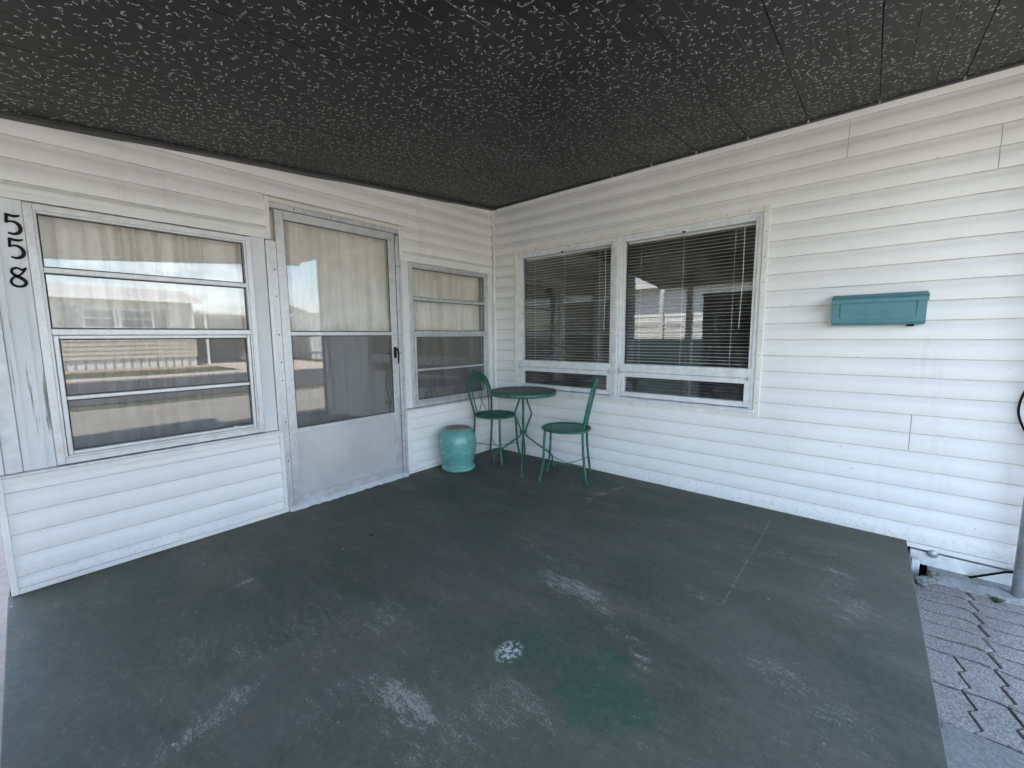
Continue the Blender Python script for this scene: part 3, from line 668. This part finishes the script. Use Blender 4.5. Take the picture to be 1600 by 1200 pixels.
# footing, rubble, weeds and cable below the siding
m = MB(); n = 14; random.seed(11)
for i in range(n+1):
    y = -3.30-.62*i/n; a = random.uniform(-.010, .012)
    m.v += [(-.005, y, -.19), (-.16+a, y, -.19), (-.15+a, y, -.148), (-.085+a*.5, y, -.128+a*.3), (-.005, y, -.125)]
for i in range(n):
    for j in range(5): m.f.append((5*i+j, 5*i+(j+1) % 5, 5*i+5+(j+1) % 5, 5*i+5+j))
m.f += [tuple(range(5)), tuple(range(5*n, 5*n+5))]
tag(m.build('mortar_kerb', 'kerb'), 'rough pale mortar kerb between siding and pavers', 'kerb')
def rock(p, s, seed, lab, mat='stone'):
    bm = bmesh.new(); bmesh.ops.create_icosphere(bm, subdivisions=2, radius=1); r = random.Random(seed)
    for v in bm.verts: v.co = Vector((v.co.x*s[0], v.co.y*s[1], v.co.z*s[2]))*(1+r.uniform(-.22, .22))
    me = bpy.data.meshes.new('rubble'); bm.to_mesh(me); bm.free(); me.materials.append(M[mat])
    o = link('rubble_stone', me); o.location = p; o.rotation_euler = (r.uniform(-.4, .4), r.uniform(-.4, .4), r.uniform(0, 3)); return tag(o, lab, 'stone', 'broken mortar lumps at the slab corner')
rock((-.175, -3.285, -.135), (.055, .022, .020), 1, 'long broken mortar lump lying at the slab corner')
rock((-.120, -3.318, -.128), (.030, .028, .024), 2, 'dark angular mortar lump behind the long one')
rock((-.215, -3.262, -.140), (.026, .022, .014), 3, 'small flat mortar crumb next to the slab edge')
pst = MB(); pst.box(-.085, -.045, -3.262, -3.228, -.185, -.075); tag(pst.build('timber_stub', 'walu', None, bev=.004), 'short pale stub propping the white skirting rail', 'stub')
dc = MB()
dc.tube([(-.004, -3.315, -.045), (-.020, -3.315, -.045)], .022, 20); dc.build('pipe_cap', 'galv', hb, True)
cb = MB(); cb.tube([(-.02, -3.46, -.125), (-.045, -3.52, -.075), (-.055, -3.575, -.035), (-.05, -3.66, -.01), (-.04, -3.74, .02)], .006, 8)
tag(cb.build('ground_cable', 'black', None, True), 'short black cable slanting from the crawl space to the pipe post', 'cable')
wall_pts = [(-3.640, 1.30), (-3.600, 1.10), (-3.545, .90), (-3.530, .80), (-3.548, .72), (-3.590, .63), (-3.640, .50)]
cb = MB(); cb.tube([(-.020, p.y, p.z) for p in spline([(0, y-.022, z) for y, z in wall_pts])], .0048, 8); tag(cb.build('wall_cable', 'black', None, True), 'thick black cable bowing down the siding above the pipe post', 'cable')
def weed(p, n, seed, lab):
    r = random.Random(seed); m = MB()
    for i in range(n):
        a = r.uniform(0, 6.28); l = r.uniform(.012, .032); q = Vector(p)+Vector((r.uniform(-.025, .025), r.uniform(-.02, .02), 0)); d = Vector((math.cos(a), math.sin(a), r.uniform(.3, 1.1))).normalized()*l; sdv = Vector((-math.sin(a), math.cos(a), 0))*.004
        b = len(m.v); m.v += [tuple(q), tuple(q+d*.5+sdv), tuple(q+d), tuple(q+d*.5-sdv)]; m.f.append((b, b+1, b+2, b+3))
    return tag(m.build('weed', 'weed'), lab, 'weed', 'weeds on the ground')
weed((-.17, -3.535, -.152), 40, 1, 'green moss tuft at the mortar kerb by the pipe post')
pz = onZ(1456, 1132, -.15); weed((pz.x, pz.y, -.150), 36, 2, 'small weed growing on the concrete apron beside the slab')
def dryleaf(px, py, s, seed, lab):
    p = onZ(px, py); r = random.Random(seed); m = MB(); k = 9
    m.v = [(p.x, p.y, .006)]+[(p.x+math.cos(6.28*i/k)*s*r.uniform(.5, 1.1), p.y+math.sin(6.28*i/k)*s*r.uniform(.5, 1.1), r.uniform(.001, .009)) for i in range(k)]
    m.f = [(0, 1+i, 1+(i+1) % k) for i in range(k)]
    tag(m.build('dry_leaf', 'leaf'), lab, 'leaf', 'dry leaves on the porch floor')
dryleaf(580, 837, .016, 1, 'crumpled brown leaf on the green floor in front of the door')
dryleaf(826, 750, .018, 2, 'dark leaf scrap on the floor by the table foot')
dryleaf(382, 865, .008, 3, 'tiny dark leaf crumb on the floor below the left siding panel')

# ================================================================== HOUSE NUMBER
def digit(kind, cx, cz, s, lab):
    """brush-style numeral from a stroke with thick and thin widths"""
    if kind == '5':
        strokes = [[(-.30, .46, .05), (-.26, .50, .09), (.10, .45, .10), (.38, .52, .05)], [(-.24, .50, .12), (-.27, .30, .11), (-.30, .06, .10)],
                   [(-.30, .10, .05), (-.05, .17, .07), (.22, .08, .12), (.34, -.14, .15), (.26, -.36, .12), (.0, -.48, .09), (-.28, -.44, .06)]]
    else:
        strokes = [[(.44, .50, .05), (.24, .38, .09), (.02, .46, .07), (-.20, .40, .09), (-.26, .22, .11), (-.10, .06, .12), (.16, -.06, .13), (.34, -.24, .13), (.26, -.42, .10), (.0, -.50, .08), (-.26, -.42, .10), (-.34, -.24, .11), (-.20, -.04, .07), (.12, .12, .07), (.30, .30, .07), (.44, .50, .05)]]
    m = MB()
    for si, st in enumerate(strokes):
        P = [Vector((a, b, 0)) for a, b, _ in st]; Wd = [c for *_, c in st]; D = []
        for i in range(len(P)-1):
            p0, p1, p2, p3 = P[max(i-1, 0)], P[i], P[i+1], P[min(i+2, len(P)-1)]
            for k in range(6):
                t = k/6; D.append((.5*((2*p1)+(p2-p0)*t+(2*p0-5*p1+4*p2-p3)*t*t+(3*p1-p0-3*p2+p3)*t**3), Wd[i]*(1-t)+Wd[i+1]*t))
        D.append((P[-1], Wd[-1])); b = len(m.v); o0, o1 = .0062+.0001*si, .0112+.0003*si
        for i, (p, wv) in enumerate(D):
            tg = (D[min(i+1, len(D)-1)][0]-D[max(i-1, 0)][0]).normalized(); nn = Vector((-tg.y, tg.x, 0))*wv*.72
            for q, oo in ((p+nn, o0), (p-nn, o0), (p-nn, o1), (p+nn, o1)): m.v.append(mapA(cx+q.x*s*.74, oo, cz+q.y*s))
        for i in range(len(D)-1):
            for j in range(4): m.f.append((b+4*i+j, b+4*i+(j+1) % 4, b+4*i+4+(j+1) % 4, b+4*i+4+j))
        m.f += [tuple(b+j for j in range(4)), tuple(b+4*(len(D)-1)+j for j in range(4))]
    return tag(m.build('house_number', 'black'), lab, 'house number', 'house number 558 on the timber post')
digit('5', -3.172, 1.693, .084, 'black numeral 5 at the top of the house number')
digit('5', -3.172, 1.588, .084, 'black numeral 5 in the middle of the house number')
digit('8', -3.178, 1.464, .086, 'black numeral 8 at the bottom of the house number')

# ================================================================== MAILBOX
mbx = thing('mailbox', (-.06, -2.985, 1.22), 'teal metal wall mailbox embossed Mail, hung on white siding', 'mailbox')
ya, yb = -2.785, -3.187
def prism_y(poly, y0, y1): 
    m = MB(); n = len(poly); m.v = [(x, y0, z) for x, z in poly]+[(x, y1, z) for x, z in poly]
    m.f = [tuple(range(n)), tuple(range(n, 2*n))]+[(i, (i+1) % n, n+(i+1) % n, n+i) for i in range(n)]
    return m
prism_y([(-.012, 1.226), (-.078, 1.226), (-.092, 1.242), (-.100, 1.366), (-.012, 1.395)], ya-.003, yb+.003).build('box', 'mail', mbx, bev=.003)
lid = prism_y([(-.011, 1.405), (-.011, 1.396), (-.104, 1.366), (-.104, 1.350), (-.110, 1.350), (-.111, 1.371), (-.095, 1.385)], ya+.002, yb-.002).build('lid', 'mail', mbx, bev=.002)
m = MB()
def onfront(y, t, o): # t height 0..1 on the leaning front face
    return (-.092-.008*t-o, y, 1.242+.124*t)
rim = [(-.04, .98), (-.04, .25), (-.07, .10), (-.332, .10), (-.362, .25), (-.362, .98)]
m.tube([onfront(ya+y, t, .0005) for y, t in rim], .0028, 6); m.build('embossed_panel', 'mail', mbx, True)
cu = bpy.data.curves.new('Mail', 'FONT'); cu.body = 'Mail'; cu.size = .066; cu.extrude = .0012; cu.align_x = 'CENTER'; cu.space_character = 1.25
to = bpy.data.objects.new('tmp', cu); COL.objects.link(to); dg = bpy.context.evaluated_depsgraph_get(); me = bpy.data.meshes.new_from_object(to.evaluated_get(dg)); bpy.data.objects.remove(to)
me.materials.clear(); me.materials.append(M['mail'])
lt = Matrix(((0, -.064, -1, -.0948), (-1, 0, 0, -2.972), (0, 1, -.064, 1.263), (0, 0, 0, 1))); me.transform(lt); link('lettering', me, mbx)
MB().box(-.080, -.050, yb+.045, yb+.075, 1.216, 1.228).build('paper_hook', 'black', mbx, bev=.003)

# ================================================================== TABLE, CHAIRS, STOOL
def circ(r, z, n=40, c=(0, 0)): return [(c[0]+r*math.cos(2*math.pi*i/n), c[1]+r*math.sin(2*math.pi*i/n), z) for i in range(n)]
def place(o, par): o.matrix_parent_inverse = Matrix(); return o
TC = (-.317, -.631); TA = rad(-144)
tb = thing('bistro_table', (TC[0], TC[1], 0), 'round green iron bistro table between the two chairs', 'table', None, TA)
place(MB().lathe([(.0001, .689), (.288, .689), (.289, .684), (.0001, .684)], (0, 0, 0), 48).build('table_top', 'top', tb), tb)
g = MB()                                                              # woven wire lying on the top plate
for i in range(-19, 20):
    d = i*.0148; l = math.sqrt(max(0, .286**2-d*d))
    g.tube([(d, -l, .690), (d, l, .690)], .0011, 4); g.tube([(-l, d, .6905), (l, d, .6905)], .0011, 4)
place(g.build('wire_mesh', 'top', tb), tb)
place(MB().lathe([(.288, .664), (.298, .662), (.301, .668), (.301, .690), (.297, .697), (.291, .697), (.288, .690)], (0, 0, 0), 56).build('rim', 'green', tb, True), tb)
for k in range(4):
    a = math.pi/2*k; d = lambda r, z: (r*math.cos(a), r*math.sin(a), z)
    R_ = .298 if k % 2 == 0 else .272
    lp = place(MB().tube(spline([d(.022, .668), d(.026, .635), d(.072, .50), d(.072, .47), d(.022, .335), d(.020, .30), d(.052, .262), d(.245, .118), d(R_-.008, .075), d(R_, .012)], 7), .0088, 8).build('leg', 'green', tb, True), tb)
    place(MB().lathe([(.012, 0), (.019, .001), (.019, .007), (.012, .013)], d(R_, 0), 14).build('foot', 'green', lp, True), tb)
m = MB(); m.lathe([(.028, .655), (.034, .660), (.034, .668), (.028, .684)], (0, 0, 0), 20); place(m.build('hub', 'green', tb, True), tb)
m = MB(); m.lathe([(.028, .308), (.036, .312), (.036, .322), (.028, .326)], (0, 0, 0), 20); place(m.build('collar', 'green', tb, True), tb)

def chair(loc, rz, lab):
    t = thing('bistro_chair', (*loc, 0), lab, 'chair', 'green iron bistro chairs', rz)
    B = lambda mb, nm, sm=True, par=None: place(mb.build(nm, 'green', par or t, sm), t)
    ZS, RS = .428, .196
    B(MB().tube(circ(RS, ZS, 44), .0095, 8, True), 'seat_ring')
    g = MB(); st = .0165
    for i in range(-17, 18):                                            # expanded-metal lattice, slightly dished
        d = i*st; l = math.sqrt(max(0, (RS-.004)**2-d*d))
        if l < .02: continue
        for s_ in (1, -1):
            ln = []
            for k in range(7):
                q = -l+2*l*k/6; x, y = (d*.87-s_*q*.5, s_*d*.5+q*.87) if s_ == 1 else (d*.87+q*.5, -d*.5+q*.87)
                ln.append((x, y, ZS-.004-.010*(1-(x*x+y*y)/RS**2)+(.001 if s_ > 0 else 0)))
            g.tube(ln, .0021, 4, caps=False)
    B(g, 'seat_mesh', False)
    for sx in (-1, 1):
        f = B(MB().tube(spline([(sx*.118, .150, ZS), (sx*.124, .156, .36), (sx*.130, .162, .22), (sx*.134, .172, .12), (sx*.146, .194, .008)]), .0105, 8), 'leg')
        B(MB().lathe([(.012, 0), (.018, .001), (.018, .008), (.011, .014)], (sx*.146, .194, 0), 14), 'foot', True, f)
        f = B(MB().tube(spline([(sx*.128, -.150, ZS+.01), (sx*.130, -.158, .25), (sx*.138, -.185, .008)]), .0105, 8), 'leg')
        B(MB().lathe([(.012, 0), (.018, .001), (.018, .008), (.011, .014)], (sx*.138, -.185, 0), 14), 'foot', True, f)
        B(MB().tube(spline([(sx*.133, .168, .150), (0, 0, .130+.004*sx), (-sx*.132, -.168, .155)]), .0036, 6), 'brace')
    lean = lambda z: -.150-.085*((z-ZS)/.40)**1.15 if z > ZS else -.150
    def loop(w0, w1, top, zb, n=26):
        P = []
        for i in range(n+1):
            th = math.pi*i/n; s_ = math.cos(th); c_ = math.sin(th)
            zc = .655; x = w1*s_; z = zc+(top-zc)*c_
            P.append((x, lean(z), z))
        a = [(w0+(w1-w0)*math.sin(k/6*math.pi/2), 0, zb+(.655-zb)*k/6) for k in range(6)]
        return [(x, lean(z), z) for x, _, z in a]+P+[(-x, lean(z), z) for x, _, z in a[::-1]]
    o_, i_ = loop(.122, .157, .832, ZS), loop(.085, .112, .772, ZS)
    B(MB().tube(o_, .0095, 8), 'back_hoop'); B(MB().tube(i_, .0058, 8), 'inner_hoop')
    g = MB(); n = 26; b0 = len(g.v)                                          # lattice band between the two hoops
    for k in range(6, 6+n+1, 1):
        g.tube([o_[k], i_[min(k+1, len(i_)-1)]], .0024, 4, caps=False); g.tube([o_[min(k+1, len(o_)-1)], i_[k]], .0024, 4, caps=False)
    md = [tuple((Vector(o_[k])+Vector(i_[k]))/2) for k in range(6, 6+n+1)]; g.tube(md, .003, 4)
    B(g, 'back_lattice', False)
    for sx in (-1, 1):
        P = [(sx*.028, .772), (sx*.034, .70), (sx*.010, .58), (-sx*.030, .49), (-sx*.070, ZS)]
        B(MB().tube(spline([(x, lean(z), z) for x, z in P]), .0036, 6), 'back_wire')
    return t
chair((-.290, -.262), rad(183), 'green iron bistro chair with its back against the curtained window')
chair((-.357, -1.119), rad(23), 'green iron bistro chair with its back toward the open floor, under the wide window')

sc_ = (-.735, -.215)
gs = thing('garden_stool', (*sc_, 0), 'turquoise glazed barrel garden stool with worn brown top', 'stool')
prof = [(.112, 0), (.134, .003), (.139, .012), (.135, .024), (.123, .036), (.1185, .046), (.121, .054), (.124, .066), (.132, .095), (.1425, .140), (.1490, .190), (.1490, .230), (.1425, .278), (.128, .315), (.113, .334), (.104, .3415)]
prof = [(r*1.10, z*1.085) for r, z in prof]
MB().lathe(prof, (*sc_, 0), 56).build('body', 'teal', gs, True)
tp = MB().lathe([(.116, .3646), (.116, .3716), (.111, .3748), (.055, .3765), (.016, .376), (.013, .367)], (*sc_, 0), 48).build('top', 'stooltop', gs, True)
MB().lathe([(.0001, .3756), (.015, .3769), (.0001, .3772)], (*sc_, 0), 14).build('hand_hole', 'black', tp)
MB().tube(circ(.1340, .0600, 48, sc_), .0022, 6, True).build('glaze_ridge', 'teal', gs, True)

# ================================================================== ACROSS THE ROAD AND NEXT DOOR (seen mirrored in the panes)
def nhouse(name, lab, x0, x1, y0, y1, zt, face, wmat):
    """simple mobile home: lapped walls, shallow gable, skirting, windows with shutters on the face that looks at us"""
    t = thing(name, ((x0+x1)/2, (y0+y1)/2, -.2), lab, 'house')
    MB().box(x0, x1, y0, y1, .30, zt).build('wall', wmat, t)
    MB().box(x0+.05, x1-.05, y0+.05, y1-.05, -.2, .30).build('skirting', 'nwhite', t)
    if face == 'y':
        xm = (x0+x1)/2
        MB().quadbox([(x0-.3, y0-.3, zt), (x1+.3, y0-.3, zt), (x1+.3, y1+.4, zt), (x0-.3, y1+.4, zt), (x0-.3, (y0+y1)/2-.05, zt+.75), (x1+.3, (y0+y1)/2-.05, zt+.75), (x1+.3, (y0+y1)/2+.05, zt+.75), (x0-.3, (y0+y1)/2+.05, zt+.75)]).build('roof', 'nroof', t)
        MB().box(x0-.3, x1+.3, y1+.4, y1+.45, zt-.14, zt+.03).build('fascia', 'nwhite', t)
        for i in range(int((zt-.3)/.2)): MB().box(x0, x1, y1, y1+.02, .30+.2*i, .32+.2*i).build('siding_edge', wmat, t)
        for i in range(int((x1-x0)/.3)): MB().box(x0+.05+.3*i, x0+.09+.3*i, y1-.05, y1-.02, -.2, .30).build('skirting_rib', 'nroof', t)
    else:
        MB().quadbox([(x0-.3, y0-.3, zt), (x1+.4, y0-.3, zt), (x1+.4, y1+.3, zt), (x0-.3, y1+.3, zt), ((x0+x1)/2-.05, y0-.3, zt+.7), ((x0+x1)/2+.05, y0-.3, zt+.7), ((x0+x1)/2+.05, y1+.3, zt+.7), ((x0+x1)/2-.05, y1+.3, zt+.7)]).build('roof', 'nroof', t)
        MB().box(x1+.4, x1+.45, y0-.3, y1+.3, zt-.14, zt+.03).build('fascia', 'nwhite', t)
        for i in range(int((zt-.3)/.2)): MB().box(x1, x1+.02, y0, y1, .30+.2*i, .32+.2*i).build('siding_edge', wmat, t)
    return t
YN = -22.6
nh = nhouse('house', 'beige house across the road with shuttered windows, mirrored in the curtained panes', -9, 2.5, YN-7, YN, 3.05, 'y', 'nwall')
for (a, b) in ((-1.32, -.43), (-.18, .88), (-6.6, -5.2)):
    wf = MB().box(a-.08, b+.08, YN+.02, YN+.06, 1.65, 2.55).build('window', 'nwhite', nh)
    MB().box(a, b, YN+.06, YN+.07, 1.73, 2.08).build('pane', 'nglass', wf); MB().box(a, b, YN+.06, YN+.07, 2.14, 2.47).build('pane', 'nglass', wf)
for a in (-1.95, .98, -7.1, -5.1): MB().box(a, a+.40, YN+.02, YN+.05, 1.65, 2.6).build('shutter', 'shutter', nh)
n2 = nhouse('house', 'white house farther along the road beyond the beige one', 9, 20, YN-9, YN-2, 2.9, 'y', 'nwhite')
for a in (10, 13, 16): wf = MB().box(a, a+1.4, YN-1.98, YN-1.94, 1.2, 2.3).build('window', 'shutter', n2); MB().box(a+.1, a+1.3, YN-1.94, YN-1.93, 1.3, 2.2).build('pane', 'nglass', wf)
cp = thing('neighbour_carport', (5, YN-2, -.2), 'open carport standing beside the beige house across the road', 'carport')
MB().box(2.9, 7.4, YN-6, YN-.4, 2.45, 2.60).build('roof', 'nwhite', cp); MB().box(2.9, 7.4, YN-6.1, YN-6, -.2, 2.45).build('back_wall', 'nroof', cp)
for x in (3.1, 5.1, 7.2): MB().box(x-.05, x+.05, YN-.6, YN-.5, -.2, 2.45).build('post', 'nwhite', cp)
struct(MB().box(-9.5, 2.8, YN+.0, YN+1.6, -.199, -.15).build('gravel_bed', 'gravel'))
struct(MB().box(2.9, 7.5, YN-6, -15.5, -.199, -.16).build('driveway', 'drive'))
struct(MB().box(-120, 120, -17.2, -15.9, -.199, -.15).build('sidewalk', 'drive'))
n3 = nhouse('house', 'white house next door, mirrored between the blind slats', -20, -13.5, -4, 12, 3.15, 'x', 'nwhite')
for a in (-2.5, 7.5, 9.8): wf = MB().box(-13.48, -13.44, a, a+1.3, 1.2, 2.2).build('window', 'nwhite', n3); MB().box(-13.44, -13.43, a+.1, a+1.2, 1.3, 2.1).build('pane', 'nglass', wf)
fe = thing('lattice_fence', (-5.35, 1.2, -.2), 'white diamond lattice on a dark teal block standing for a parked car, mirrored in the wide window', 'fence')
MB().box(-5.42, -5.30, -1.0, 3.2, -.2, 1.10).build('car_block', 'tealblock', fe)  # added in place of a parked car, keeps sunlit ground out of the pane
for i in range(51):
    y = -1.0+i*.075
    MB().quadbox([(-5.37, y, 1.10), (-5.36, y, 1.10), (-5.36, y+.020, 1.10), (-5.37, y+.020, 1.10), (-5.37, y+.30, 1.40), (-5.36, y+.30, 1.40), (-5.36, y+.32, 1.40), (-5.37, y+.32, 1.40)]).build('lattice_strip', 'nwhite', fe)
    MB().quadbox([(-5.359, y+.30, 1.10), (-5.349, y+.30, 1.10), (-5.349, y+.32, 1.10), (-5.359, y+.32, 1.10), (-5.359, y, 1.40), (-5.349, y, 1.40), (-5.349, y+.02, 1.40), (-5.359, y+.02, 1.40)]).build('lattice_strip', 'nwhite', fe)
MB().box(-5.40, -5.32, -1.0, 3.2, 1.40, 1.44).build('top_rail', 'nwhite', fe)
for y in (.30, 1.6): MB().box(-5.41, -5.31, y-.04, y+.04, 1.10, 2.2).build('post', 'nwhite', fe)
nv = thing('sun_shade', (-4.24, -1.5, -.12), 'navy blue canvas shade hanging at the carport edge, dark in the wide window', 'shade')
m = MB(); n = 20
for i in range(n+1):
    y = -.82-1.35*i/n; d = .012*math.sin(i*1.3)
    m.v += [(-4.24+d, y, -.12), (-4.236+d, y, -.12), (-4.236+d*.6, y, 1.84), (-4.24+d*.6, y, 1.84)]  # canvas lengthened to the ground to darken what the lower pane mirrors
for i in range(n):
    for j in range(4): m.f.append((4*i+j, 4*i+(j+1) % 4, 4*i+4+(j+1) % 4, 4*i+4+j))
m.f += [(0, 1, 2, 3), (4*n, 4*n+1, 4*n+2, 4*n+3)]
m.build('canvas', 'navy', nv, True)
MB().tube([(-4.24, -.80, 1.845), (-4.24, -2.19, 1.845)], .016, 8).build('top_bar', 'navy', nv)
for y in (-.92, -2.07): MB().tube([(-4.24, y, 1.845), (-4.24, y, 2.02)], .004, 6).build('cord', 'black', nv)
